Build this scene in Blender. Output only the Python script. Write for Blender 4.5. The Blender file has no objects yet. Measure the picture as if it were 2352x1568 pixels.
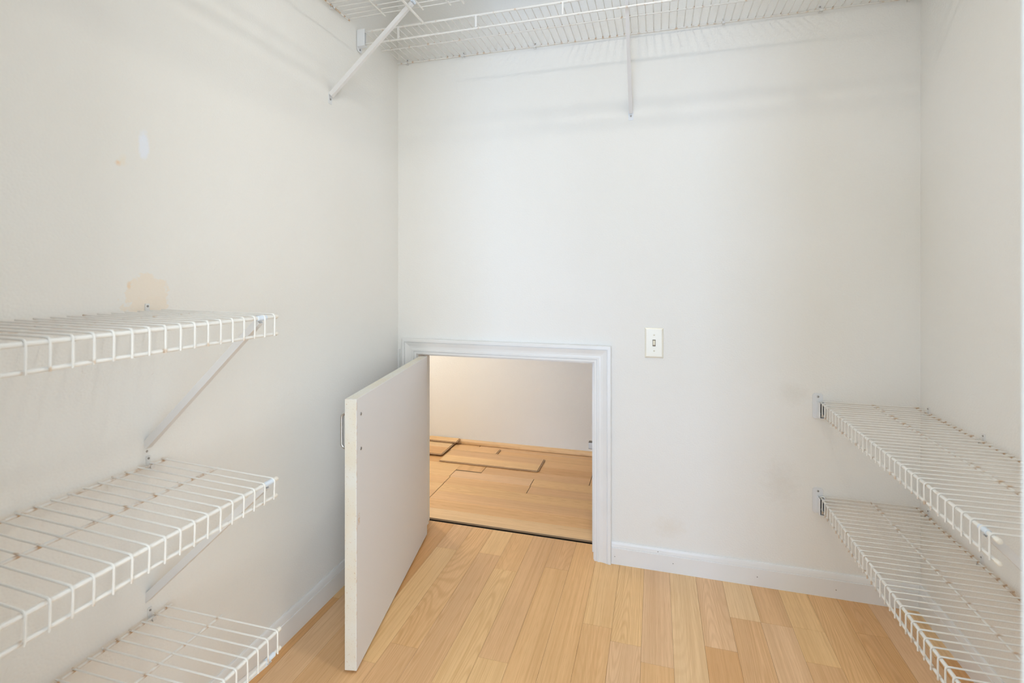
import bpy, bmesh, math, random
from mathutils import Vector, Matrix

# ------------------------------------------------------------------ camera, world, lights, exposure
scene = bpy.context.scene
COL = scene.collection
H = 1.117                                   # eye height above the closet floor
YAW = math.radians(15.9534)
cam_d = bpy.data.cameras.new('camera')
cam_d.sensor_width = 36.0
cam_d.lens = 36.0 * 1150.9 / 2352.0
cam_d.shift_y = -153.0 / 2352.0
cam_d.clip_start = 0.02
cam_d.dof.use_dof = True
cam_d.dof.focus_distance = 1.9
cam_d.dof.aperture_fstop = 5.6
cam = bpy.data.objects.new('camera', cam_d)
cam.location = (0, 0, H)
cam.rotation_euler = (math.pi / 2, 0, YAW)
COL.objects.link(cam)
scene.camera = cam

world = bpy.data.worlds.new('world')
scene.world = world
world.use_nodes = True
bg = world.node_tree.nodes['Background']
bg.inputs['Color'].default_value = (0.80, 0.91, 1.0, 1)
bg.inputs['Strength'].default_value = 2.45

def daylight_area(name, loc, rotz, w, h, watts, col):
    """rectangular daylight source in the room outside the closet doorway"""
    d = bpy.data.lights.new(name, 'AREA')
    d.shape = 'RECTANGLE'
    d.size, d.size_y = w, h
    d.energy = watts
    d.color = col
    o = bpy.data.objects.new(name, d)
    o.location = loc
    o.rotation_euler = (math.radians(90), 0, rotz)
    COL.objects.link(o)
    return o
daylight_area('bedroom_window_light', (-0.17, -3.0, 0.70), 0.0, 0.75, 1.2, 54.0, (0.46, 0.67, 1.0))
daylight_area('bedroom_side_fill_light', (1.3, -2.0, 1.30), 0.0, 1.2, 1.5, 36.0, (0.93, 0.98, 1.0))  # added unseen side light, fitted to brighten the left wall

scene.view_settings.view_transform = 'Standard'
scene.view_settings.look = 'None'
scene.view_settings.gamma = 1.0
scene.view_settings.use_curve_mapping = False
scene.view_settings.exposure = 0.09
scene.cycles.max_bounces = 5
scene.cycles.diffuse_bounces = 4
scene.cycles.glossy_bounces = 3
scene.cycles.use_adaptive_sampling = True
scene.cycles.adaptive_threshold = 0.15
scene.cycles.caustics_reflective = False
scene.cycles.caustics_refractive = False
scene.cycles.use_denoising = True

LAMP_POS = (-0.05, 1.06, H + 1.50)
LAMP_W = 5.2
LAMP_COL = (1.0, 0.95, 0.86)

NICHE_W = 9.6
NICHE_COL = (1.0, 0.96, 0.90)

random.seed(7)

# ------------------------------------------------------------------ room measures (metres, camera stands at x=0, y=0)
XL, XR = -1.0865, 0.850
YB = 1.98
YN = 3.108                                   # back wall of the storage niche
CEIL = H + 1.45
OPX0, OPX1, OPZ = -0.990, -0.2335, H - 0.3455   # clear opening of the small hatch
JT = 0.018
WT = 0.115                                   # thickness of the back wall
FRONT_Y0, FRONT_Y1 = 0.18, 0.30
DX0, DX1 = -0.605, 0.1708                    # doorway behind the camera
FLOOR_END = 2.090

# ------------------------------------------------------------------ material helpers
def new_mat(name):
    m = bpy.data.materials.new(name)
    m.use_nodes = True
    nt = m.node_tree
    b = nt.nodes['Principled BSDF']
    return m, nt, b

def N(nt, t, **kw):
    n = nt.nodes.new(t)
    for k, v in kw.items():
        setattr(n, k, v)
    return n

def math_node(nt, op, a, b=None, clamp=False):
    n = N(nt, 'ShaderNodeMath', operation=op)
    n.use_clamp = clamp
    for i, v in enumerate((a, b)):
        if v is None:
            continue
        if isinstance(v, (int, float)):
            n.inputs[i].default_value = v
        else:
            nt.links.new(v, n.inputs[i])
    return n.outputs[0]

def mix_col(nt, fac, a, b, blend='MIX'):
    n = N(nt, 'ShaderNodeMix', data_type='RGBA', blend_type=blend)
    for sock, v in ((n.inputs[0], fac), (n.inputs[6], a), (n.inputs[7], b)):
        if isinstance(v, (int, float)):
            sock.default_value = v
        elif isinstance(v, tuple):
            sock.default_value = v if len(v) == 4 else (*v, 1)
        else:
            nt.links.new(v, sock)
    return n.outputs[2]

def noise(nt, vec, scale, detail=2.0, rough=0.5):
    n = N(nt, 'ShaderNodeTexNoise')
    n.inputs['Scale'].default_value = scale
    n.inputs['Detail'].default_value = detail
    n.inputs['Roughness'].default_value = rough
    if vec is not None:
        nt.links.new(vec, n.inputs['Vector'])
    return n.outputs['Fac']

def ramp(nt, fac, lo, hi):
    n = N(nt, 'ShaderNodeMapRange')
    n.clamp = True
    n.inputs['From Min'].default_value = lo
    n.inputs['From Max'].default_value = hi
    nt.links.new(fac, n.inputs['Value'])
    return n.outputs[0]

def bump(nt, bsdf, height, strength, dist):
    n = N(nt, 'ShaderNodeBump')
    n.inputs['Strength'].default_value = strength
    n.inputs['Distance'].default_value = dist
    nt.links.new(height, n.inputs['Height'])
    nt.links.new(n.outputs[0], bsdf.inputs['Normal'])

def srgb(r, g, b):
    f = lambda c: (c / 255) / 12.92 if c / 255 <= 0.04045 else ((c / 255 + 0.055) / 1.055) ** 2.4
    return (f(r), f(g), f(b), 1)

WALL = (0.868, 0.861, 0.834, 1)

def wall_material(name, stains=None, base=WALL):
    """off-white orange-peel wall paint; stains = list of (kind, axis values) marks"""
    m, nt, b = new_mat(name)
    tc = N(nt, 'ShaderNodeTexCoord')
    geo = N(nt, 'ShaderNodeNewGeometry')
    pos = geo.outputs['Position']
    big = noise(nt, pos, 2.3, 0.0)
    col = mix_col(nt, ramp(nt, big, 0.35, 0.75), base, (base[0] * 0.97, base[1] * 0.965, base[2] * 0.95, 1))
    sep = N(nt, 'ShaderNodeSeparateXYZ')
    nt.links.new(pos, sep.inputs[0])
    if stains:
        nz = noise(nt, pos, 48.0, 2.0, 0.7)
    for st in stains or []:
        ax, c0, c1, r0, r1, colr, amt, edge, rough_scale = st
        u = sep.outputs[ax]
        z = sep.outputs[2]
        du = math_node(nt, 'DIVIDE', math_node(nt, 'SUBTRACT', u, c0), r0)
        dz = math_node(nt, 'DIVIDE', math_node(nt, 'SUBTRACT', z, c1), r1)
        d = math_node(nt, 'SQRT', math_node(nt, 'ADD', math_node(nt, 'MULTIPLY', du, du), math_node(nt, 'MULTIPLY', dz, dz)))
        d2 = math_node(nt, 'ADD', d, math_node(nt, 'MULTIPLY', math_node(nt, 'SUBTRACT', nz, 0.5), rough_scale))
        msk = math_node(nt, 'SUBTRACT', 1.0, ramp(nt, d2, 1.0 - edge, 1.0))
        msk = math_node(nt, 'MULTIPLY', msk, amt)
        col = mix_col(nt, msk, col, colr)
    out = nt.nodes['Material Output']
    nt.nodes.remove(b)
    b = N(nt, 'ShaderNodeBsdfDiffuse')           # flat emulsion paint
    nt.links.new(b.outputs[0], out.inputs['Surface'])
    nt.links.new(col, b.inputs['Color'])
    bump(nt, b, noise(nt, pos, 210.0, 0.0), 0.20, 0.003)
    return m

M = {}
M['wall'] = wall_material('wall_paint')
M['wall_left'] = wall_material('wall_paint_left', [
    (1, 0.850, H - 0.045, 0.052, 0.048, (0.880, 0.800, 0.695, 1), 0.85, 0.14, 1.3),
    (1, 0.850, H - 0.070, 0.056, 0.022, (0.880, 0.800, 0.695, 1), 0.85, 0.14, 1.5),
    (1, 0.8085, H - 0.022, 0.006, 0.010, (0.86, 0.66, 0.45, 1), 0.6, 0.6, 1.0),
    (1, 0.785, H + 0.237, 0.0080, 0.0085, (0.86, 0.62, 0.40, 1), 0.7, 0.7, 1.6),
    (1, 0.795, H + 0.243, 0.013, 0.013, (0.87, 0.79, 0.66, 1), 0.55, 0.7, 1.8),
    (1, 0.841, H + 0.286, 0.015, 0.038, (0.83, 0.88, 0.97, 1), 0.80, 0.45, 0.8),
])
M['wall_back'] = wall_material('wall_paint_back', [
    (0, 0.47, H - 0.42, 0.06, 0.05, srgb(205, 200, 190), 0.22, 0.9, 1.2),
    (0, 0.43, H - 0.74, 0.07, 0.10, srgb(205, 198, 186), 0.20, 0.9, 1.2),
    (0, 0.05, H - 0.95, 0.07, 0.05, srgb(225, 212, 190), 0.25, 0.9, 1.2),
])
M['ceiling'] = wall_material('ceiling_paint', base=(0.83, 0.82, 0.79, 1))

def paint(name, col, rough=0.4, spec=0.5, spots=None):
    m, nt, b = new_mat(name)
    geo = N(nt, 'ShaderNodeNewGeometry')
    n1 = noise(nt, geo.outputs['Position'], 9.0, 0.0)
    c = mix_col(nt, ramp(nt, n1, 0.3, 0.8), col, (col[0] * 0.96, col[1] * 0.955, col[2] * 0.94, 1))
    nt.links.new(c, b.inputs['Base Color'])
    b.inputs['Roughness'].default_value = rough
    b.inputs['Specular IOR Level'].default_value = spec
    return m

M['trim'] = paint('white_trim_paint', (0.845, 0.848, 0.845, 1), 0.35)
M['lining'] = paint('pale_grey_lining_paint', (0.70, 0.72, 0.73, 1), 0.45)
M['plastic'] = paint('ivory_plastic', srgb(238, 234, 220), 0.3)
M['toggle'] = paint('ivory_toggle', srgb(226, 218, 198), 0.3)
M['slot'] = paint('switch_slot', srgb(120, 112, 98), 0.6)
M['bracket'] = paint('white_bracket', (0.80, 0.82, 0.85, 1), 0.35)
M['brace'] = paint('white_brace_enamel', (0.80, 0.79, 0.785, 1), 0.35)
M['clip'] = paint('pale_blue_white_clip', (0.72, 0.80, 0.90, 1), 0.3)
M['wall_clip'] = paint('wall_clip_plastic', (0.80, 0.80, 0.79, 1), 0.4)
M['cap'] = paint('cream_end_cap', srgb(243, 239, 230), 0.45)
M['underlay'] = paint('black_underlay', (0.012, 0.011, 0.010, 1), 0.8, 0.2)
M['dark'] = paint('slot_shade_and_roller', (0.16, 0.16, 0.165, 1), 0.6)

def metal(name, col, rough):
    m, nt, b = new_mat(name)
    geo = N(nt, 'ShaderNodeNewGeometry')
    n1 = noise(nt, geo.outputs['Position'], 120.0, 2.0)
    c = mix_col(nt, n1, col, (col[0] * 0.8, col[1] * 0.8, col[2] * 0.78, 1))
    nt.links.new(c, b.inputs['Base Color'])
    b.inputs['Metallic'].default_value = 1.0
    b.inputs['Roughness'].default_value = rough
    return m
M['screw'] = metal('zinc_screw', (0.42, 0.41, 0.40, 1), 0.38)
M['chrome'] = metal('satin_chrome', (0.62, 0.62, 0.62, 1), 0.28)

def wire_material(name, rod=False, spacing=0.0271):
    """white vinyl-coated steel with rust where the wires cross the rods.
    object colour: R = rust amount, G = middle rod distance from the wall, B = front distance"""
    m, nt, b = new_mat(name)
    tc = N(nt, 'ShaderNodeTexCoord')
    oi = N(nt, 'ShaderNodeObjectInfo')
    csep = N(nt, 'ShaderNodeSeparateColor')
    nt.links.new(oi.outputs['Color'], csep.inputs[0])
    sep = N(nt, 'ShaderNodeSeparateXYZ')
    nt.links.new(tc.outputs['Object'], sep.inputs[0])
    geo = N(nt, 'ShaderNodeNewGeometry')
    nz = noise(nt, geo.outputs['Position'], 55.0, 2.0, 0.6)
    nz2 = noise(nt, geo.outputs['Position'], 14.0, 1.0, 0.6)
    if rod:
        fr = math_node(nt, 'FRACT', math_node(nt, 'DIVIDE', sep.outputs[0], spacing))
        dist = math_node(nt, 'MINIMUM', fr, math_node(nt, 'SUBTRACT', 1.0, fr))
        near = math_node(nt, 'SUBTRACT', 1.0, ramp(nt, dist, 0.05, 0.28))
        span = math_node(nt, 'MULTIPLY', ramp(nt, nz2, 0.52, 0.66), csep.outputs[0])
        near = math_node(nt, 'MAXIMUM', near, math_node(nt, 'MULTIPLY', span, 0.9))
    else:
        y = sep.outputs[1]
        n0 = math_node(nt, 'SUBTRACT', 1.0, ramp(nt, y, 0.010, 0.026))
        dm = math_node(nt, 'ABSOLUTE', math_node(nt, 'SUBTRACT', y, csep.outputs[1]))
        n1 = math_node(nt, 'MULTIPLY', math_node(nt, 'SUBTRACT', 1.0, ramp(nt, dm, 0.002, 0.009)), 0.8)
        df = math_node(nt, 'SUBTRACT', csep.outputs[2], y)
        zl = sep.outputs[2]
        n2 = math_node(nt, 'MULTIPLY', ramp(nt, math_node(nt, 'MULTIPLY', zl, -1.0), 0.036, 0.040), 0.7)
        near = math_node(nt, 'MAXIMUM', math_node(nt, 'MAXIMUM', n0, n1), n2)
    thr = math_node(nt, 'ADD', nz, math_node(nt, 'MULTIPLY', math_node(nt, 'SUBTRACT', csep.outputs[0], 0.5), 0.55))
    amt = math_node(nt, 'MULTIPLY', near, ramp(nt, thr, 0.50, 0.68))
    rust = mix_col(nt, nz, srgb(158, 108, 56), srgb(206, 170, 124))
    col = mix_col(nt, math_node(nt, 'MULTIPLY', amt, 0.85), (0.81, 0.80, 0.765, 1), rust)
    nt.links.new(col, b.inputs['Base Color'])
    b.inputs['Roughness'].default_value = 0.38
    return m
M['wire'] = wire_material('vinyl_wire')
M['rod'] = wire_material('vinyl_rod', rod=True)

def wood_material():
    """oak strip floor; plank-local coordinates, object colour = tone of that board"""
    m, nt, b = new_mat('oak_strip')
    tc = N(nt, 'ShaderNodeTexCoord')
    oi = N(nt, 'ShaderNodeObjectInfo')
    off = N(nt, 'ShaderNodeCombineXYZ')
    nt.links.new(math_node(nt, 'MULTIPLY', oi.outputs['Random'], 37.0), off.inputs[0])
    nt.links.new(math_node(nt, 'MULTIPLY', oi.outputs['Random'], 91.0), off.inputs[1])
    add = N(nt, 'ShaderNodeVectorMath', operation='ADD')
    nt.links.new(tc.outputs['Object'], add.inputs[0])
    nt.links.new(off.outputs[0], add.inputs[1])
    def scaled(sx, sy):
        mp = N(nt, 'ShaderNodeMapping')
        mp.inputs['Scale'].default_value = (sx, sy, 1.0)
        nt.links.new(add.outputs[0], mp.inputs['Vector'])
        return mp.outputs[0]
    # growth rings: contour lines of a smooth stretched field
    f = noise(nt, scaled(11.0, 0.75), 1.0, 0.0, 0.4)
    rings = math_node(nt, 'SINE', math_node(nt, 'MULTIPLY', f, 230.0))
    rings = ramp(nt, rings, -0.2, 1.0)
    streak = noise(nt, scaled(150.0, 1.2), 1.0, 2.0, 0.65)
    pores = noise(nt, scaled(620.0, 14.0), 1.0, 1.0, 0.6)
    broad = noise(nt, scaled(16.0, 0.9), 1.0, 0.0, 0.5)
    base = oi.outputs['Color']
    dark = mix_col(nt, 1.0, base, (0.80, 0.70, 0.57, 1), 'MULTIPLY')
    lite = mix_col(nt, 1.0, base, (1.10, 1.11, 1.13, 1), 'MULTIPLY')
    rnd = math_node(nt, 'FRACT', math_node(nt, 'MULTIPLY', oi.outputs['Random'], 7.31))
    ring_amt = math_node(nt, 'MULTIPLY', ramp(nt, rnd, 0.30, 0.85), 0.46)
    c = mix_col(nt, ramp(nt, broad, 0.3, 0.7), base, lite)
    c = mix_col(nt, math_node(nt, 'MULTIPLY', rings, ring_amt), c, dark)
    c = mix_col(nt, math_node(nt, 'MULTIPLY', ramp(nt, streak, 0.42, 0.72), 0.55), c, dark)
    c = mix_col(nt, math_node(nt, 'MULTIPLY', ramp(nt, pores, 0.52, 0.70), 0.42), c, dark)
    nt.links.new(c, b.inputs['Base Color'])
    b.inputs['Roughness'].default_value = 0.36
    b.inputs['Specular IOR Level'].default_value = 0.45
    return m
M['wood'] = wood_material()

def board_core(name, col):
    m, nt, b = new_mat(name)
    geo = N(nt, 'ShaderNodeNewGeometry')
    n1 = noise(nt, geo.outputs['Position'], 300.0, 3.0)
    c = mix_col(nt, n1, col, (col[0] * 0.82, col[1] * 0.78, col[2] * 0.74, 1))
    nt.links.new(c, b.inputs['Base Color'])
    b.inputs['Roughness'].default_value = 0.8
    return m
M['core'] = board_core('fibreboard_core', srgb(196, 164, 130))

def door_edge_material():
    m, nt, b = new_mat('speckled_cream_edge')
    geo = N(nt, 'ShaderNodeNewGeometry')
    sp = noise(nt, geo.outputs['Position'], 260.0, 2.0)
    br = noise(nt, geo.outputs['Position'], 10.0, 3.0)
    c = mix_col(nt, ramp(nt, br, 0.4, 0.75), srgb(228, 228, 222), srgb(228, 220, 202))
    c = mix_col(nt, math_node(nt, 'MULTIPLY', ramp(nt, sp, 0.66, 0.74), 0.75), c, srgb(190, 150, 105))
    nt.links.new(c, b.inputs['Base Color'])
    b.inputs['Roughness'].default_value = 0.6
    bump(nt, b, sp, 0.15, 0.002)
    return m
M['door_edge'] = door_edge_material()

def door_face_material():
    m, nt, b = new_mat('white_laminate_face')
    tc = N(nt, 'ShaderNodeTexCoord')
    geo = N(nt, 'ShaderNodeNewGeometry')
    sep = N(nt, 'ShaderNodeSeparateXYZ')
    nt.links.new(tc.outputs['Object'], sep.inputs[0])
    chip = noise(nt, geo.outputs['Position'], 75.0, 3.0, 0.55)
    c = mix_col(nt, ramp(nt, chip, 0.76, 0.78), (0.81, 0.82, 0.85, 1), (0.90, 0.90, 0.90, 1))
    # brown wear along the free edge and the old latch scar
    d = math_node(nt, 'SUBTRACT', 0.746, sep.outputs[1])
    wear = math_node(nt, 'MULTIPLY', math_node(nt, 'SUBTRACT', 1.0, ramp(nt, d, 0.0005, 0.006)),
                     ramp(nt, noise(nt, geo.outputs['Position'], 60.0, 4.0), 0.5, 0.68))
    dz = math_node(nt, 'ABSOLUTE', math_node(nt, 'SUBTRACT', sep.outputs[2], 0.425))
    dy = math_node(nt, 'ABSOLUTE', math_node(nt, 'SUBTRACT', d, 0.016))
    scar = math_node(nt, 'MULTIPLY', math_node(nt, 'SUBTRACT', 1.0, ramp(nt, dz, 0.014, 0.019)),
                     math_node(nt, 'SUBTRACT', 1.0, ramp(nt, dy, 0.005, 0.008)))
    scar = math_node(nt, 'MULTIPLY', scar, ramp(nt, noise(nt, geo.outputs['Position'], 220.0, 3.0), 0.46, 0.6))
    c = mix_col(nt, math_node(nt, 'MULTIPLY', math_node(nt, 'MAXIMUM', wear, scar), 0.7), c, srgb(205, 170, 130))
    nt.links.new(c, b.inputs['Base Color'])
    b.inputs['Roughness'].default_value = 0.45
    return m
M['door_face'] = door_face_material()

# ------------------------------------------------------------------ mesh helpers
def link(o, parent=None):
    COL.objects.link(o)
    if parent is not None:
        o.parent = parent
    return o

def tag(o, label=None, cat=None, group=None, kind=None):
    if label: o['label'] = label
    if cat: o['category'] = cat
    if group: o['group'] = group
    if kind: o['kind'] = kind
    return o

def empty(name, loc=(0, 0, 0), rot=(0, 0, 0)):
    o = bpy.data.objects.new(name, None)
    o.empty_display_size = 0.05
    o.location = loc
    o.rotation_euler = rot
    return link(o)

def mesh_obj(name, bm, mats, parent=None, smooth=False):
    bmesh.ops.recalc_face_normals(bm, faces=bm.faces[:])
    me = bpy.data.meshes.new(name)
    bm.to_mesh(me)
    bm.free()
    for m in mats if isinstance(mats, (list, tuple)) else [mats]:
        me.materials.append(M[m])
    if smooth:
        for p in me.polygons:
            p.use_smooth = True
        try:
            me.set_sharp_from_angle(angle=math.radians(40))
        except Exception:
            pass
    o = bpy.data.objects.new(name, me)
    return link(o, parent)

def add_box(bm, x0, x1, y0, y1, z0, z1, mat=0):
    v = [bm.verts.new(p) for p in ((x0, y0, z0), (x1, y0, z0), (x1, y1, z0), (x0, y1, z0),
                                   (x0, y0, z1), (x1, y0, z1), (x1, y1, z1), (x0, y1, z1))]
    fs = []
    for idx in ((0, 3, 2, 1), (4, 5, 6, 7), (0, 1, 5, 4), (1, 2, 6, 5), (2, 3, 7, 6), (3, 0, 4, 7)):
        f = bm.faces.new([v[i] for i in idx])
        f.material_index = mat
        fs.append(f)
    return v, fs

def bevel_all(bm, w, seg=1):
    bmesh.ops.bevel(bm, geom=bm.edges[:] , offset=w, segments=seg, affect='EDGES', profile=0.5)

def add_tube(bm, pts, r, seg=8, caps=True):
    """tube through a polyline"""
    pts = [Vector(p) for p in pts]
    rings = []
    n = len(pts)
    ref = None
    for i, p in enumerate(pts):
        if i == 0: t = pts[1] - pts[0]
        elif i == n - 1: t = pts[-1] - pts[-2]
        else: t = (pts[i + 1] - p).normalized() + (p - pts[i - 1]).normalized()
        t.normalize()
        if ref is None:
            ref = Vector((0, 0, 1)) if abs(t.z) < 0.9 else Vector((1, 0, 0))
        a = t.cross(ref)
        if a.length < 1e-5:
            ref = Vector((1, 0, 0)); a = t.cross(ref)
        a.normalize()
        bvec = a.cross(t).normalized()
        ref = bvec
        rr = r[i] if isinstance(r, (list, tuple)) else r
        rings.append([bm.verts.new(p + (a * math.cos(2 * math.pi * k / seg) + bvec * math.sin(2 * math.pi * k / seg)) * rr) for k in range(seg)])
    for i in range(n - 1):
        for k in range(seg):
            bm.faces.new((rings[i][k], rings[i][(k + 1) % seg], rings[i + 1][(k + 1) % seg], rings[i + 1][k]))
    if caps:
        bm.faces.new(rings[0][::-1]); bm.faces.new(rings[-1])

def extrude_profile(bm, prof, axis_fn, t0, t1):
    """closed profile swept straight; axis_fn(a, b, t) -> point; t may be callables of (a,b)"""
    A = [bm.verts.new(axis_fn(a, b, t0(a, b) if callable(t0) else t0)) for a, b in prof]
    B = [bm.verts.new(axis_fn(a, b, t1(a, b) if callable(t1) else t1)) for a, b in prof]
    n = len(prof)
    for i in range(n):
        bm.faces.new((A[i], A[(i + 1) % n], B[(i + 1) % n], B[i]))
    bm.faces.new(A[::-1]); bm.faces.new(B)

def struct(name, bm, mat, label, cat, smooth=False):
    return tag(mesh_obj(name, bm, mat, smooth=smooth), label, cat, kind='structure')

def screw_head(parent, loc, axis, r=0.0042, name='screw', mat='screw'):
    """round head with a cross slot; axis = outward direction"""
    bm = bmesh.new()
    prof = [(r, 0.0), (r * 0.95, 0.0012), (r * 0.6, 0.0021), (r * 0.22, 0.0021), (r * 0.18, 0.0012)]
    seg = 12
    rings = [[bm.verts.new((a * math.cos(2 * math.pi * k / seg), a * math.sin(2 * math.pi * k / seg), h)) for k in range(seg)] for a, h in prof]
    for i in range(len(rings) - 1):
        for k in range(seg):
            bm.faces.new((rings[i][k], rings[i][(k + 1) % seg], rings[i + 1][(k + 1) % seg], rings[i + 1][k]))
    bm.faces.new(rings[-1])
    o = mesh_obj(name, bm, mat, parent, smooth=True)
    o.location = loc
    o.rotation_euler = Vector(axis).to_track_quat('Z', 'Y').to_euler()
    return o

# ------------------------------------------------------------------ room shell
bm = bmesh.new(); add_box(bm, XL - 0.10, XL, FRONT_Y0, YB + WT, -0.03, CEIL)
struct('wall_left', bm, 'wall_left', 'off-white textured left wall of the closet carrying three wire shelves', 'wall')

bm = bmesh.new(); add_box(bm, XR, XR + 0.10, FRONT_Y0, YB + WT, -0.03, CEIL)
struct('wall_right', bm, 'wall', 'off-white textured right wall behind the two low wire shelves', 'wall')

bm = bmesh.new()
ox0, ox1, oz = OPX0 - JT, OPX1 + JT, OPZ + JT
add_box(bm, XL, ox0, YB, YB + WT, -0.03, oz)
add_box(bm, ox1, XR, YB, YB + WT, -0.03, oz)
add_box(bm, XL, XR, YB, YB + WT, oz, CEIL)
bmesh.ops.remove_doubles(bm, verts=bm.verts[:], dist=1e-5)
struct('wall_back', bm, 'wall_back', 'white textured back wall with the hatch opening and light switch', 'wall')

bm = bmesh.new()
LT = 0.02
add_box(bm, XL, DX0 - LT, FRONT_Y0, FRONT_Y1, -0.03, CEIL)
add_box(bm, DX1 + LT, XR, FRONT_Y0, FRONT_Y1, -0.03, CEIL)
add_box(bm, DX0 - LT, DX1 + LT, FRONT_Y0, FRONT_Y1, 2.07, CEIL)
struct('wall_front', bm, 'wall', 'off-white front wall around the closet doorway at the right picture edge', 'wall')

bm = bmesh.new(); add_box(bm, XL - 0.1, XR + 0.1, FRONT_Y0, YB + WT, CEIL, CEIL + 0.1)
struct('ceiling', bm, 'ceiling', 'off-white closet ceiling above the high wire shelves', 'ceiling')

# doorway lining: the pale edge at the right border of the picture
root = tag(empty('trim_2', ((DX0 + DX1) / 2, FRONT_Y0, 0)), 'pale painted doorway lining at the right picture edge', 'door frame', kind='structure')
cx = root.location.x
for x0, x1, z0, z1 in ((DX1, DX1 + LT, 0.0, 2.07), (DX0 - LT, DX0, 0.0, 2.07), (DX0, DX1, 2.05, 2.07)):
    bm = bmesh.new(); add_box(bm, x0 - cx, x1 - cx, -0.003, FRONT_Y1 - FRONT_Y0 + 0.003, z0, z1); bevel_all(bm, 0.002, 2)
    mesh_obj('lining_board', bm, 'lining', root)

# niche shell behind the hatch
NX0, NX1, NZ = -2.10, 0.45, 1.25
NY0 = YB + WT
bm = bmesh.new(); add_box(bm, NX0, NX1, YN, YN + 0.08, -0.03, NZ)
struct('wall_niche_back', bm, 'wall', 'off-white wall at the back of the low storage niche', 'wall')
bm = bmesh.new(); add_box(bm, NX0 - 0.08, NX0, NY0, YN, -0.03, NZ)
struct('wall_niche_left', bm, 'wall', 'off-white side wall of the niche hidden behind the open hatch door', 'wall')
bm = bmesh.new(); add_box(bm, NX1, NX1 + 0.08, NY0, YN, -0.03, NZ)
struct('wall_niche_right', bm, 'wall', 'off-white side wall of the niche right of the hatch', 'wall')
bm = bmesh.new(); add_box(bm, NX0, XL - 0.10, NY0 - 0.08, NY0, -0.03, NZ)
struct('wall_niche_front', bm, 'wall', 'off-white front wall of the niche left of the closet', 'wall')
bm = bmesh.new(); add_box(bm, NX0 - 0.08, NX1 + 0.08, NY0, YN + 0.08, NZ, NZ + 0.08)
struct('ceiling_niche', bm, 'ceiling', 'off-white ceiling of the low storage niche', 'ceiling')

# ------------------------------------------------------------------ floors made of strips
TONES = [srgb(233, 188, 134), srgb(238, 197, 142), srgb(226, 177, 122), srgb(234, 194, 150),
         srgb(229, 185, 136), srgb(240, 204, 156), srgb(222, 170, 113), srgb(231, 189, 146)]
PLANK_T = 0.009
def plank(parent, w, l, tone, loc, rotz=0.0, name='plank', gap=0.0002, t=PLANK_T, core=False, rx=0.0):
    """one strip, length along local y, top at local z=0, slightly eased top edges"""
    bm = bmesh.new()
    e = 0.0005
    hw, hl = w / 2 - gap, l / 2 - gap
    lv = [[bm.verts.new((sx * (hw - i), sy * (hl - i), z)) for sx, sy in ((-1, -1), (1, -1), (1, 1), (-1, 1))]
          for i, z in ((0, -t), (0, -e), (e, 0))]
    bm.faces.new(lv[0][::-1]).material_index = 1
    bm.faces.new(lv[2])
    for a in (0, 1):
        for k in range(4):
            f = bm.faces.new((lv[a][k], lv[a][(k + 1) % 4], lv[a + 1][(k + 1) % 4], lv[a + 1][k]))
            f.material_index = 1 if a == 0 else 0
    o = mesh_obj(name, bm, ['wood', 'core'], parent)
    o.location = loc
    o.rotation_euler = (rx, 0, rotz)
    o.color = tone
    return o

bm = bmesh.new(); add_box(bm, XL, XR, -0.6, NY0 + 0.02, -0.05, -0.0105)
floor = struct('floor', bm, 'underlay', 'honey-coloured oak strip floor of the closet', 'floor')
SW = 0.0917
known = {0: [1.554], 1: [1.494], 2: [], 3: [1.610], 4: [1.769], 5: [1.770], 6: [1.775, 1.625], 7: [1.50], 8: [1.80, 1.42], 9: [1.62], 10: [1.75],
         -1: [1.609], -2: [], -3: [1.877], -4: [1.383], -5: [1.817], -6: [1.904], -7: [1.363], -8: [1.895, 1.278], -9: [1.56], -10: [1.72], -11: [1.5]}
tone_known = {(0, 0): 1, (0, 1): 3, (1, 0): 3, (2, 0): 5, (3, 0): 3, (3, 1): 2, (4, 0): 5, (4, 1): 4, (5, 0): 4, (5, 1): 3, (6, 0): 1, (6, 1): 1, (6, 2): 4,
              (7, 0): 0, (8, 0): 2, (-1, 0): 1, (-1, 1): 0, (-2, 0): 0, (-3, 0): 4, (-3, 1): 0, (-4, 0): 4, (-5, 0): 0, (-5, 1): 1, (-6, 0): 1, (-6, 1): 4,
              (-7, 0): 0, (-7, 1): 4, (-8, 0): 4, (-8, 1): 1, (-8, 2): 4, (-9, 0): 6, (-10, 0): 2}
for k, cuts in known.items():
    x0 = max(-0.132 + SW * k, XL + 0.001); x1 = min(-0.132 + SW * (k + 1), XR - 0.001)
    if x1 - x0 < 0.01:
        continue
    cuts = sorted(cuts, reverse=True)
    y = min(cuts) if cuts else FLOOR_END
    step = max(0.42, y - random.uniform(0.80, 1.08))
    while y > -0.5:
        y -= step
        cuts.append(max(y, -0.6))
        step = random.choice((0.46, 0.55, 0.62, 0.74))
    ys = [FLOOR_END] + cuts
    for i in range(len(ys) - 1):
        tone = TONES[tone_known.get((k, i), random.randrange(len(TONES)))]
        plank(floor, x1 - x0, ys[i] - ys[i + 1], tone, ((x0 + x1) / 2, (ys[i] + ys[i + 1]) / 2, 0))

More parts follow.
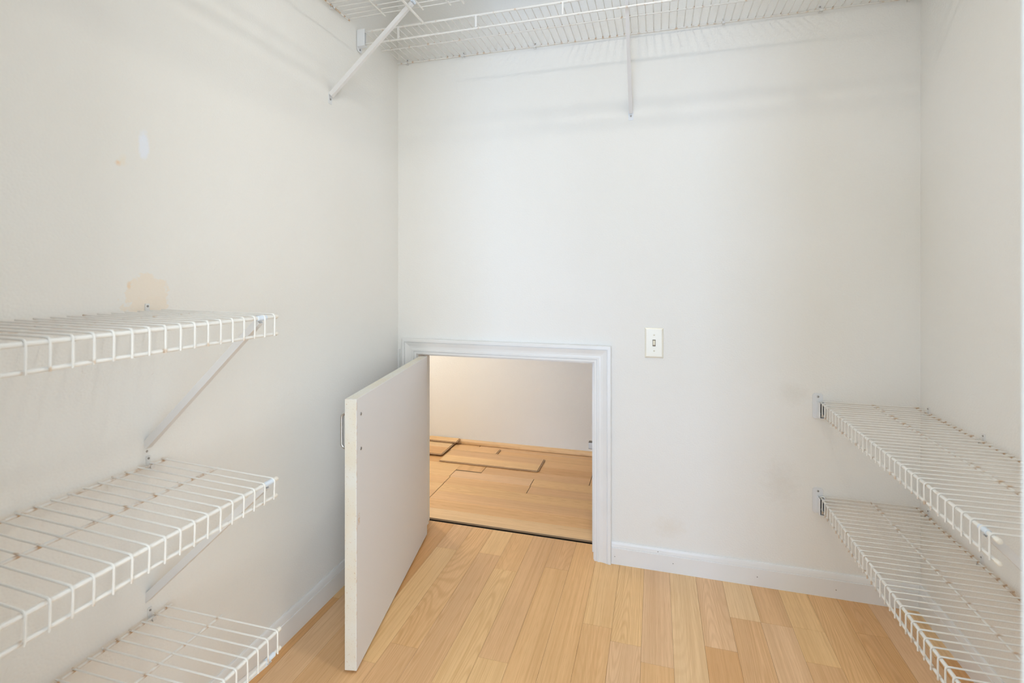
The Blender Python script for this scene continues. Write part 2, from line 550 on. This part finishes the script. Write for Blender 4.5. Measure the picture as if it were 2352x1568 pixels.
bm = bmesh.new(); add_box(bm, NX0, NX1, NY0 + 0.02, YN, -0.05, -0.0105)
nfloor = struct('floor_niche', bm, 'underlay', 'loosely laid oak strip floor inside the storage niche', 'floor')
NR0 = 2.117
nj = {0: [], 1: [-1.087], 2: [-1.0895], 3: [-1.0905], 4: [-1.092, -0.634], 5: [-1.098, -0.6375], 6: [-1.099, -0.9445, -0.337], 7: [-1.4, -0.337], 8: [-1.2, -0.643], 9: [-0.9485], 10: [-1.0985]}
for r, cuts in nj.items():
    y0 = NR0 + SW * r
    y1 = min(y0 + SW, YN)
    xs = [NX0] + sorted(cuts) + [NX1]
    for i in range(len(xs) - 1):
        g0 = 0.0014 if i > 0 and xs[i] != -1.099 else 0
        g1 = 0.0014 if i < len(xs) - 2 and xs[i + 1] != -1.099 else 0
        a, b_ = xs[i] + g0, xs[i + 1] - g1
        if r == 6 and i == 1:
            yy0, yy1 = y0 + 0.012, y1       # the short gap along this strip
        else:
            yy0, yy1 = y0, y1
        if r == 1 and i == 0:
            b_ -= 0.006
        tone = [TONES[5], TONES[0], TONES[4], TONES[1], TONES[0], TONES[3], TONES[0], TONES[2], TONES[4], TONES[0], TONES[3]][r]
        if i % 2 == 0 and len(xs) > 2: tone = TONES[random.choice((0, 1, 4))]
        plank(nfloor, yy1 - yy0, b_ - a, tone, ((a + b_) / 2, (yy0 + yy1) / 2, 0), math.pi / 2)

# rounded shoe moulding at the foot of the niche wall
bm = bmesh.new()
qh, qd = 0.026, 0.018
prof = [(0, 0), (qd, 0)] + [(qd * math.cos(a), qh * 0.35 + qh * 0.65 * math.sin(a)) for a in [math.radians(t) for t in (0, 18, 36, 54, 72, 90)]]
extrude_profile(bm, prof, lambda a, b, t: (-(YN - a), t, b + 0.0022), NX0 + 0.01, NX1 - 0.01)
o = struct('trim_3', bm, 'wood', 'rounded oak shoe moulding along the foot of the niche wall', 'moulding', smooth=True)
o.rotation_euler = (0, 0, -math.pi / 2)          # grain runs along its length
o.color = srgb(236, 198, 150)

# ------------------------------------------------------------------ baseboards
def baseboard_profile():
    return [(0, 0), (0.0105, 0), (0.0105, 0.0615), (0.0098, 0.0630), (0.0080, 0.0634), (0.0080, 0.0648), (0.0090, 0.0656), (0.0072, 0.076), (0.0055, 0.082), (0.0035, 0.085), (0, 0.085)]
def nail_marks(parent, pts, axis):
    for p in pts:
        bm = bmesh.new()
        bmesh.ops.create_cone(bm, cap_ends=True, segments=10, radius1=0.0021, radius2=0.0016, depth=0.0012)
        o = mesh_obj('nail_head', bm, 'screw', parent)
        o.location = p
        o.rotation_euler = Vector(axis).to_track_quat('Z', 'Y').to_euler()
CASE_OUT = 0.066
bm = bmesh.new()
extrude_profile(bm, baseboard_profile(), lambda a, b, t: (XL + a, t, b), FRONT_Y1, YB)
struct('baseboard_left', bm, 'trim', 'white baseboard along the foot of the left wall', 'baseboard')
bm = bmesh.new()
extrude_profile(bm, baseboard_profile(), lambda a, b, t: (t, YB - a, b), OPX1 + 0.0035 + CASE_OUT + 0.0005, lambda a, b: XR - a)
bb = struct('baseboard_back', bm, 'trim', 'white baseboard along the back wall right of the hatch', 'baseboard')
nail_marks(bb, [(0.064, YB - 0.0108, 0.036), (0.352, YB - 0.0108, 0.034), (-0.150, YB - 0.0108, 0.030), (0.01, YB - 0.0082, 0.071), (0.60, YB - 0.0108, 0.03)], (0, -1, 0))
bm = bmesh.new()
extrude_profile(bm, baseboard_profile(), lambda a, b, t: (XR - a, t, b), FRONT_Y1, lambda a, b: YB - a)
struct('baseboard_right', bm, 'trim', 'white baseboard along the right wall under the lowest shelf', 'baseboard')
bm = bmesh.new()
extrude_profile(bm, baseboard_profile(), lambda a, b, t: (t, YB - a, b), XL + 0.0125, OPX0 - 0.0035 - CASE_OUT - 0.0005) if False else None
bm.free()

# ------------------------------------------------------------------ hatch casing (mitred) and jamb
trim1 = tag(empty('trim_1', ((OPX0 + OPX1) / 2, YB, 0)), 'white mitred casing and jamb framing the low hatch', 'door frame', kind='structure')
tx = trim1.location.x
REV = 0.0035
ix0, ix1, iz = OPX0 - REV - tx, OPX1 + REV - tx, OPZ + REV
cp = [(0, 0), (0, 0.0075), (0.0015, 0.0090), (0.0105, 0.0095), (0.0112, 0.0076), (0.0126, 0.0076), (0.0132, 0.0124), (0.0185, 0.0128),
      (0.0192, 0.0116), (0.026, 0.0112), (0.034, 0.0122), (0.042, 0.0148), (0.0485, 0.0172), (0.0505, 0.0174), (0.0512, 0.0152), (0.0526, 0.0152),
      (0.0532, 0.0196), (0.0640, 0.0196), (CASE_OUT, 0.0178), (CASE_OUT, 0)]
bm = bmesh.new()
extrude_profile(bm, cp, lambda a, b, t: (ix1 + a, -b, t), 0.0, lambda a, b: iz + a)
mesh_obj('casing_board', bm, 'trim', trim1)
bm = bmesh.new()
extrude_profile(bm, cp, lambda a, b, t: (ix0 - a, -b, t), 0.0, lambda a, b: iz + a)
mesh_obj('casing_board', bm, 'trim', trim1)
bm = bmesh.new()
extrude_profile(bm, cp, lambda a, b, t: (t, -b, iz + a), lambda a, b: ix0 - a, lambda a, b: ix1 + a)
mesh_obj('casing_board', bm, 'trim', trim1)
for x0, x1, z0, z1 in ((OPX1, OPX1 + JT, 0, OPZ + JT), (OPX0 - JT, OPX0, 0, OPZ + JT), (OPX0, OPX1, OPZ, OPZ + JT)):
    bm = bmesh.new(); add_box(bm, x0 - tx, x1 - tx, 0.0, WT, z0, z1)
    mesh_obj('jamb_board', bm, 'trim', trim1)
for x0, x1, z0, z1 in ((OPX1 - 0.011, OPX1, 0, OPZ), (OPX0, OPX0 + 0.011, 0, OPZ), (OPX0 + 0.011, OPX1 - 0.011, OPZ - 0.011, OPZ)):
    bm = bmesh.new(); add_box(bm, x0 - tx, x1 - tx, 0.053, 0.083, z0, z1)
    mesh_obj('door_stop', bm, 'trim', trim1)
# narrow scribe strip between casing and left wall
bm = bmesh.new(); add_box(bm, XL + 0.001 - tx, XL + 0.009 - tx, -0.006, 0.0, 0.0, OPZ + 0.02)
mesh_obj('filler_strip', bm, 'trim', trim1)

# metal catch on the inner face of the right jamb
t = tag(empty('door_catch', (OPX1, 2.079, H - 0.702)), 'small metal roller catch on the inner right jamb of the hatch', 'door catch')
bm = bmesh.new()
add_box(bm, -0.002, 0, -0.012, 0.012, -0.019, 0.019)
add_box(bm, -0.030, -0.002, -0.011, -0.0095, -0.014, 0.014)
add_box(bm, -0.030, -0.002, 0.0095, 0.011, -0.014, 0.014)
add_box(bm, -0.030, -0.002, -0.011, 0.011, 0.0125, 0.014)
add_box(bm, -0.030, -0.002, -0.011, 0.011, -0.014, -0.0125)
mesh_obj('catch_housing', bm, 'screw', t)
for z in (-0.0065, 0.0065):
    bm = bmesh.new(); add_tube(bm, [(-0.024, -0.0094, z), (-0.024, 0.0094, z)], 0.0048, 10)
    mesh_obj('roller', bm, 'dark', t, smooth=True)

# ------------------------------------------------------------------ hatch door, swung open
hinge = Vector((-0.939, 1.963)); free = Vector((-0.804, 1.229))
dd = (free - hinge).normalized()
ang = math.atan2(dd.y, dd.x) - math.pi / 2          # local +y runs from hinge to free edge
DW, DT, DZ0, DZ1 = 0.746, 0.0345, 0.008, H - 0.3485
door = tag(empty('door_1', (hinge.x, hinge.y, 0), (0, 0, ang)), 'small white laminated hatch door standing open beside the left wall', 'door', kind='structure')
# local +x is the side away from the left wall?  (the visible face lies at x = 0)
side = Vector((math.cos(ang), math.sin(ang)))
want = Vector((-0.838 + 0.804, 1.219 - 1.229)).normalized()
sgn = 1 if side.dot(want) > 0 else -1
bm = bmesh.new()
_, fs = add_box(bm, 0, sgn * DT, 0, DW, DZ0, DZ1)
for f in fs:
    c = f.calc_center_median()
    f.material_index = 0 if abs(c.x) < 1e-6 or abs(abs(c.x) - DT) < 1e-6 else 1
bmesh.ops.bevel(bm, geom=bm.edges[:], offset=0.0009, segments=2, affect='EDGES', profile=0.5)
mesh_obj('door_panel', bm, ['door_face', 'door_edge'], door)
hz = H - 0.4465
for z in (hz + 0.0495, hz - 0.0495):
    screw_head(door, (-sgn * 0.0004, DW - 0.030, z), (-sgn, 0, 0), 0.0045)
bm = bmesh.new()
hy = DW - 0.030
pts = [(sgn * DT, hy, hz + 0.0495)]
for a in range(0, 91, 15):
    r = 0.012
    pts.append((sgn * (DT + 0.010 + r * math.sin(math.radians(a))), hy, hz + 0.0495 - r + r * math.cos(math.radians(a))))
pts2 = [(p[0], p[1], 2 * hz - p[2]) for p in reversed(pts)]
add_tube(bm, pts + pts2, 0.0045, 10)
mesh_obj('handle', bm, 'chrome', door, smooth=True)
for z in (DZ0 + 0.10, DZ1 - 0.10):
    bm = bmesh.new()
    add_tube(bm, [(sgn * (DT + 0.004), -0.004, z - 0.03), (sgn * (DT + 0.004), -0.004, z + 0.03)], 0.004, 10)
    add_box(bm, sgn * DT, sgn * (DT + 0.0015), -0.002, 0.028, z - 0.028, z + 0.028)
    mesh_obj('hinge', bm, 'screw', door, smooth=True)

# ------------------------------------------------------------------ loose laminate strips in the niche
def loose(name, label, x0, x1, y0, y1, ztop, strips=1, tone=0, tilt=0.0, rot=0.0):
    """short off-cut of two-strip laminate lying loose: strips with a tongue along one end and one side"""
    cx_, cy_ = (x0 + x1) / 2, (y0 + y1) / 2
    t = tag(empty(name, (cx_, cy_, ztop - 0.0085), (tilt, 0, rot)), label, 'plank', 'loose floor boards in the niche')
    w = (y1 - y0) / strips
    for i in range(strips):
        yy = -(y1 - y0) / 2 + w * (i + 0.5)
        plank(t, w, x1 - x0, TONES[(tone + i * 3) % len(TONES)], (0, yy, 0.0085), math.pi / 2, name='strip', gap=0.0002, t=0.0085)
    bm = bmesh.new()
    add_box(bm, (x1 - x0) / 2 - 0.001, (x1 - x0) / 2 + 0.007, -(y1 - y0) / 2 + 0.002, (y1 - y0) / 2 - 0.002, 0.0022, 0.0050)
    mesh_obj('tongue', bm, 'core', t)
    bm = bmesh.new()
    add_box(bm, -(x1 - x0) / 2, (x1 - x0) / 2, -(y1 - y0) / 2 - 0.006, -(y1 - y0) / 2 + 0.001, 0.0018, 0.0046)
    mesh_obj('tongue', bm, 'core', t)
    return t
loose('laminate_board', 'long loose oak laminate board lying across the middle of the niche floor', -1.243, -0.643, 2.768, 2.951, 0.0092, 2, 1)
loose('laminate_board', 'short loose oak board between the long loose board and the niche wall moulding', -1.252, -0.950, 2.9545, 3.046, 0.0090, 1, 0)
loose('laminate_board', 'lowest hidden oak off-cut under the pile at the left of the niche', -1.70, -1.285, 2.868, 3.06, 0.0090, 2, 4)
loose('laminate_board', 'oak laminate off-cut resting on the pile at the left of the niche', -1.66, -1.266, 2.845, 3.070, 0.0182, 2, 2, tilt=0.012)
loose('laminate_board', 'small topmost oak off-cut of the pile leaning on the niche wall moulding', -1.452, -1.247, 3.036, 3.098, 0.0325, 1, 1, tilt=0.06)

# ------------------------------------------------------------------ wire shelves
SP = 0.0271
R_FRONT, R_LIP, R_ROD, R_WIRE = 0.0039, 0.0034, 0.0028, 0.00175

def rod(parent, name, x0, x1, y, z, r, rust, phase):
    bm = bmesh.new()
    add_tube(bm, [(x0, 0, 0), (x1, 0, 0)], r, 10)
    o = mesh_obj(name, bm, 'rod', parent, smooth=True)
    # local x is measured from the first wire so that rust sits at the crossings
    o.data.transform(Matrix.Translation((-phase, 0, 0)))
    o.location = (phase, y, z)
    o.color = (rust, 0, 0, 1)
    return o

def cap(parent, x, y, z, r, direction):
    bm = bmesh.new()
    rr = r * 1.25
    add_tube(bm, [(-0.002, 0, 0), (0.006, 0, 0), (0.0078, 0, 0), (0.0088, 0, 0)], [rr, rr, rr * 0.85, rr * 0.4], 10)
    o = mesh_obj('end_cap', bm, 'cap', parent, smooth=True)
    o.location = (x, y, z)
    o.rotation_euler = (0, 0, 0 if direction > 0 else math.pi)
    return o

def wall_clip(parent, x, z0):
    """plastic clip gripping the back rod, with its nail above"""
    bm = bmesh.new()
    add_box(bm, -0.0045, 0.0045, 0.0, 0.0032, -0.0115, 0.0150)
    add_box(bm, -0.0045, 0.0045, 0.0030, 0.0168, -0.0112, -0.0085)
    add_box(bm, -0.0045, 0.0045, 0.0150, 0.0170, -0.0112, -0.0025)
    o = mesh_obj('wall_clip', bm, 'wall_clip', parent)
    o.location = (x, 0, z0)
    screw_head(o, (0, 0.0032, 0.0095), (0, 1, 0), 0.0024, 'nail_head')
    return o

def brace(parent, xf, xt, yt, zt, zf, wrap_r=0.0054):
    """pressed steel support: foot plate screwed to the wall, channel up to the front rod, hook over it"""
    bm = bmesh.new()
    A = Vector((xf, 0.004, zf + 0.004)); B = Vector((xt, yt - 0.004, zt - 0.006))
    t = (B - A).normalized()
    s = Vector((1, 0, 0)); s = (s - t * s.dot(t)).normalized()
    nrm = s.cross(t).normalized()
    if nrm.z > 0: nrm = -nrm
    hw, dp, th = 0.0066, 0.0165, 0.0011
    outer = [(-hw, dp), (-hw, 0), (hw, 0), (hw, dp), (hw - th, dp), (hw - th, th), (-hw + th, th), (-hw + th, dp)]
    ra = [bm.verts.new(A + s * a - nrm * b_ + nrm * dp * 0.5) for a, b_ in outer]
    rb = [bm.verts.new(B + s * (a * 0.9) - nrm * (b_ * 0.85) + nrm * dp * 0.4) for a, b_ in outer]
    for i in range(8):
        bm.faces.new((ra[i], ra[(i + 1) % 8], rb[(i + 1) % 8], rb[i]))
    bm.faces.new(ra[::-1]); bm.faces.new(rb)
    o = mesh_obj('support_brace', bm, 'brace', parent)
    # foot plate, flattened against the wall
    bm = bmesh.new()
    pl = [(-0.0095, -0.026), (0.0095, -0.026), (0.0095, 0.002), (0.0066, 0.016), (-0.0066, 0.016), (-0.0095, 0.002)]
    extrude_profile(bm, pl, lambda a, b_, y: (xf + a, y, zf + b_), 0.0, 0.002)
    bmesh.ops.bevel(bm, geom=[e for e in bm.edges if abs(e.verts[0].co.y - e.verts[1].co.y) > 0.001], offset=0.002, segments=2, affect='EDGES')
    mesh_obj('foot_plate', bm, 'bracket', o)
    screw_head(o, (xf, 0.002, zf - 0.010), (0, 1, 0), 0.0036)
    # hook over the front rod
    bm = bmesh.new()
    add_tube(bm, [(xt - 0.0115, yt, zt), (xt + 0.0115, yt, zt)], wrap_r, 12)
    mesh_obj('hook', bm, 'clip', o, smooth=True)
    return o

def end_bracket(parent, x, y, z, lip, plate, d=-1):
    """bracket on the side wall holding the end of the front rods; x = wall plane, d = direction into the room"""
    y0, y1, z0, z1, screws = plate
    bm = bmesh.new()
    add_box(bm, x, x + d * 0.002, y + y0, y + y1, z + z0, z + z1)
    bmesh.ops.bevel(bm, geom=[e for e in bm.edges if abs(e.verts[0].co.x - e.verts[1].co.x) > 0.001], offset=0.004, segments=3, affect='EDGES')
    o = mesh_obj('end_bracket', bm, 'bracket', parent)
    bm = bmesh.new()
    t_, dep = 0.0016, 0.034
    ya, yb = y - 0.0075, y + 0.0125
    add_box(bm, x + d * 0.002, x + d * dep, yb - t_, yb, z - lip - 0.008, z + 0.001)
    add_box(bm, x + d * 0.002, x + d * dep * 0.8, ya, ya + t_, z - lip - 0.008, z + 0.001)
    add_box(bm, x + d * 0.002, x + d * dep, ya, yb, z - lip - 0.0096, z - lip - 0.008)
    mesh_obj('cradle', bm, 'bracket', o)
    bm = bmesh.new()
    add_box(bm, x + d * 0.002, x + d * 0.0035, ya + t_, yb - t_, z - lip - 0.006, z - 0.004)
    mesh_obj('cradle_shade', bm, 'dark', o)  # dark sheet standing in for the shade inside the cradle slot
    for sy, sz in screws:
        screw_head(o, (x + d * 0.002, y + sy, z + sz), (d, 0, 0), 0.0034)
    return o

def wire_shelf(name, label, group, loc, rotz, L, D, lip, x_first, rods, rust, clips=(), braces=(), bracket=None,
               tilt=0.0, caps=(True, False), hang=None, spacing=SP, over=0.008, wire_rust=None):
    """local x runs along the wall, y away from the wall, z = 0 is the wire level
    rust = (back rod, middle rods, front rods, wires)"""
    root = tag(empty(name, loc, (tilt, 0, rotz)), label, 'wire shelf', group)
    zr = -(R_WIRE + R_ROD)
    extra = 0.007 if caps[0] and rotz < 0 else 0.0
    rod(root, 'back_rod', -over - extra, L, 0.012, zr, R_ROD, rust[0], x_first)
    for y in rods:
        rod(root, 'middle_rod', -over - extra, L, y, zr, R_ROD, rust[1], x_first)
    zf = -(R_WIRE + R_FRONT)
    rod(root, 'front_rod', -over, L, D, zf, R_FRONT, rust[2], x_first)
    if lip:
        rod(root, 'lip_rod', -over, L, D, -lip, R_LIP, rust[2], x_first)
    for flag, x, dr in ((caps[0], -over, -1), (caps[1], L, 1)):
        if flag:
            cap(root, x, D, zf, R_FRONT, dr)
            if lip: cap(root, x, D, -lip, R_LIP, dr)
    # one wire, then copies that share its mesh
    bm = bmesh.new()
    br = 0.0060
    yo = D + R_FRONT + R_WIRE if lip else D + 0.004
    pts = [(0, 0.008, 0), (0, yo - br, 0)]
    if lip and not hang:
        for a in (22, 45, 68, 90):
            pts.append((0, yo - br + br * math.sin(math.radians(a)), -br + br * math.cos(math.radians(a))))
        pts.append((0, yo, -lip - 0.003))
    add_tube(bm, pts, R_WIRE, 6)
    n = int((L - x_first - 0.004) / spacing) + 1
    first = mesh_obj('wire', bm, 'wire', root, smooth=True)
    first.location = (x_first, 0, 0)
    mid = rods[0] if rods else 0.5
    first.color = (rust[3], mid, D, 1)
    for i in range(1, n):
        w = first.copy()
        COL.objects.link(w)
        w.parent = root
        w.location = (x_first + i * spacing, 0, 0)
        w.color = (min(1, max(0, rust[3] + random.uniform(-0.25, 0.25))), mid, D, 1)
    if hang:                                 # shelf-and-rod lip: lower rod carried by flat connectors
        yh, zh, conns = hang
        for x in conns:
            bm = bmesh.new()
            add_box(bm, x - 0.0035, x + 0.0035, yh - 0.0035, yh + 0.0035, zh + 0.003, zf + 0.001)
            bevel_all(bm, 0.001)
            mesh_obj('rod_connector', bm, 'wall_clip', root)
    for x in clips:
        wall_clip(root, x, 0.0)
    for (xf, xt, yt, zt, zft) in braces:
        brace(root, xf, xt, yt, zt, zft)
    if bracket:
        end_bracket(root, L + 0.002, D, 0.0, lip, bracket)
    return root

LEFT, RIGHT, BACK = -math.pi / 2, math.pi / 2, math.pi
LY = 0.879                                    # far end of the left shelves
DL = 0.3115
LL = LY - 0.312
zf_ = -(R_WIRE + R_FRONT)
wire_shelf('wire_shelf', 'uppermost of three white wire shelves on the left wall, below a peach stain', 'wire shelves on the left wall',
           (XL, LY, H - 0.0790), LEFT, LL, DL, 0.042, 0.003, [0.157], (0.55, 0.55, 0.30, 0.35),
           clips=[0.032], braces=[(0.031, 0.034, DL, zf_, -0.303)], tilt=-0.012, over=0.003)
wire_shelf('wire_shelf', 'middle of the three white wire shelves on the left wall, with rusty wire joints', 'wire shelves on the left wall',
           (XL, LY, H - 0.4170), LEFT, LL, DL, 0.041, 0.003, [0.157], (0.68, 0.66, 0.40, 0.50),
           clips=[0.030], braces=[(0.028, 0.016, DL, zf_, -0.310)], tilt=-0.036, over=0.003)
wire_shelf('wire_shelf', 'lowest of the three white wire shelves on the left wall, nearest the floor', 'wire shelves on the left wall',
           (XL, LY + 0.008, H - 0.7570), LEFT, LL + 0.008, DL, 0.046, 0.003, [0.157], (0.80, 0.55, 0.30, 0.50),
           clips=[0.034], braces=[(0.034, 0.020, DL, -0.047, -0.330)], tilt=0.012, over=0.003)

DR = 0.294
RY0 = 1.040
wire_shelf('wire_shelf', 'upper of the two white wire shelves low on the right wall', 'wire shelves on the right wall',
           (XR, RY0, H - 0.4420), RIGHT, YB - RY0 - 0.003, DR, 0.043, 0.010, [0.138], (0.85, 0.52, 0.45, 0.50),
           clips=[0.885, 0.602, 0.31, 0.06], braces=[(0.024, 0.034, DR, zf_, -0.300)], bracket=(-0.006, 0.026, -0.060, 0.028, ((0.009, 0.017),)), over=0.0)
wire_shelf('wire_shelf', 'lower of the two white wire shelves on the right wall, with a rust-brown back rod', 'wire shelves on the right wall',
           (XR, RY0, H - 0.7720), RIGHT, YB - RY0 - 0.003, DR, 0.045, 0.010, [0.142], (1.0, 0.45, 0.50, 0.62),
           clips=[0.884, 0.610, 0.33, 0.06], braces=[(0.024, 0.034, DR, zf_, -0.300)], bracket=(-0.006, 0.026, -0.060, 0.028, ((0.009, 0.017),)), over=0.0)

# high shelves with a hanging rod under the front edge
TZ = H + 0.925
BX0 = 0.8400                                  # right end of the back shelf
BLen = BX0 - XL - 0.004
sh = wire_shelf('hanging_shelf', 'long white wire shelf with hanging rod high along the back wall', 'high wire shelves',
                (BX0, YB, TZ), BACK, BLen, 0.308, 0.052, 0.006, [0.146], (0.55, 0.45, 0.40, 0.60),
                clips=[BX0 - x for x in (0.815, 0.553, 0.2395, -0.467, -0.7765, -1.039)],
                braces=[(BX0 + 0.090, BX0 + 0.090, 0.308, zf_, -0.305)], bracket=(-0.018, 0.012, -0.078, 0.004, ((-0.006, -0.068),)),
                hang=(0.308, -0.052, [BX0 - x for x in (0.63, 0.32, 0.012, -0.300, -0.611, -0.917)]), caps=(False, False), over=0.0)
LTY = 1.596
wire_shelf('hanging_shelf', 'deep white wire shelf with hanging rod high on the left wall, mostly above the frame', 'high wire shelves',
           (XL, LTY, H + 0.934), LEFT, LTY - 0.32, 0.456, 0.0, 0.003, [0.155, 0.304, 0.408], (0.9, 0.4, 0.3, 0.4),
           clips=[0.095, 0.45, 0.85], braces=[(0.096, 0.060, 0.300, -0.010, -0.315)],
           hang=(0.300, -0.046, [0.13, 0.43, 0.73]), caps=(False, False), over=0.007)
hs = bpy.data.objects['hanging_shelf.001']
rod(hs, 'hanging_rod', -0.012, LTY - 0.32, 0.300, -0.046, 0.0042, 0.2, 0.003)

# ------------------------------------------------------------------ light switch
sw = tag(empty('light_switch', (-0.0042, YB, H - 0.258)), 'ivory toggle light switch on the white back wall', 'light switch')
bm = bmesh.new()
pw, ph, pt = 0.0342, 0.0572, 0.0062
lv = [[bm.verts.new((sx * (pw - i), y, sz * (ph - i))) for sx, sz in ((-1, -1), (1, -1), (1, 1), (-1, 1))]
      for i, y in ((0.0, 0.0), (0.0, -0.0018), (0.0016, -0.0038), (0.0052, -pt), (0.0075, -pt - 0.0002))]
for a in range(len(lv) - 1):
    for k in range(4):
        bm.faces.new((lv[a][k], lv[a][(k + 1) % 4], lv[a + 1][(k + 1) % 4], lv[a + 1][k]))
bm.faces.new(lv[-1]); bm.faces.new(lv[0][::-1])
mesh_obj('cover_plate', bm, 'plastic', sw)
bm = bmesh.new(); add_box(bm, -0.0056, 0.0056, -pt - 0.0006, -pt + 0.001, -0.0125, 0.0125)
mesh_obj('toggle_slot', bm, 'slot', sw)
bm = bmesh.new()
prof = [(-pt, 0.0098), (-pt - 0.0035, 0.0082), (-pt - 0.0105, -0.0040), (-pt - 0.0095, -0.0072), (-pt, -0.0098)]
extrude_profile(bm, prof, lambda a, b, t: (t, a, b), -0.0042, 0.0042)
bevel_all(bm, 0.0007)
mesh_obj('toggle', bm, 'toggle', sw)
for z in (0.0302, -0.0302):
    screw_head(sw, (0, -pt, z), (0, -1, 0), 0.0032, 'screw', 'toggle')

# ------------------------------------------------------------------ recessed ceiling lamp (out of the picture, above)
lamp = tag(empty('ceiling_lamp', (LAMP_POS[0], LAMP_POS[1], CEIL)), 'round recessed ceiling lamp with a white ring, above the picture', 'ceiling lamp')
bm = bmesh.new()
seg = 24
prof = [(0.085, -0.006), (0.100, -0.004), (0.100, 0.0), (0.070, 0.0), (0.070, -0.004)]
rings = [[bm.verts.new((a * math.cos(2 * math.pi * k / seg), a * math.sin(2 * math.pi * k / seg), h)) for k in range(seg)] for a, h in prof]
for i in range(len(rings)):
    for k in range(seg):
        bm.faces.new((rings[i][k], rings[i][(k + 1) % seg], rings[(i + 1) % 5][(k + 1) % seg], rings[(i + 1) % 5][k]))
mesh_obj('trim_ring', bm, 'trim', lamp, smooth=True)
ld = bpy.data.lights.new('lamp_light', 'AREA')
ld.shape = 'DISK'
ld.size = 0.12
ld.spread = math.radians(150)
ld.energy = LAMP_W
ld.color = LAMP_COL
lo = bpy.data.objects.new('lamp_light', ld)
COL.objects.link(lo)
lo.parent = lamp
lo.location = (0, 0, -0.008)

# unseen lamp added to brighten the storage niche, left of the hatch
nl = tag(empty('niche_fill_lamp', (-1.55, 2.55, NZ)), 'unseen lamp added on the niche ceiling to brighten the niche', 'ceiling lamp')
bm = bmesh.new()
add_tube(bm, [(0, 0, 0), (0, 0, -0.015), (0, 0, -0.035), (0, 0, -0.05)], [0.055, 0.055, 0.030, 0.022], 20)
mesh_obj('fill_lamp_holder', bm, 'trim', nl, smooth=True)
ld = bpy.data.lights.new('niche_fill_light', 'POINT')
ld.energy = NICHE_W
ld.color = NICHE_COL
ld.shadow_soft_size = 0.045
lo = bpy.data.objects.new('niche_fill_light', ld)
COL.objects.link(lo)
lo.parent = nl
lo.location = (0, 0, -0.10)
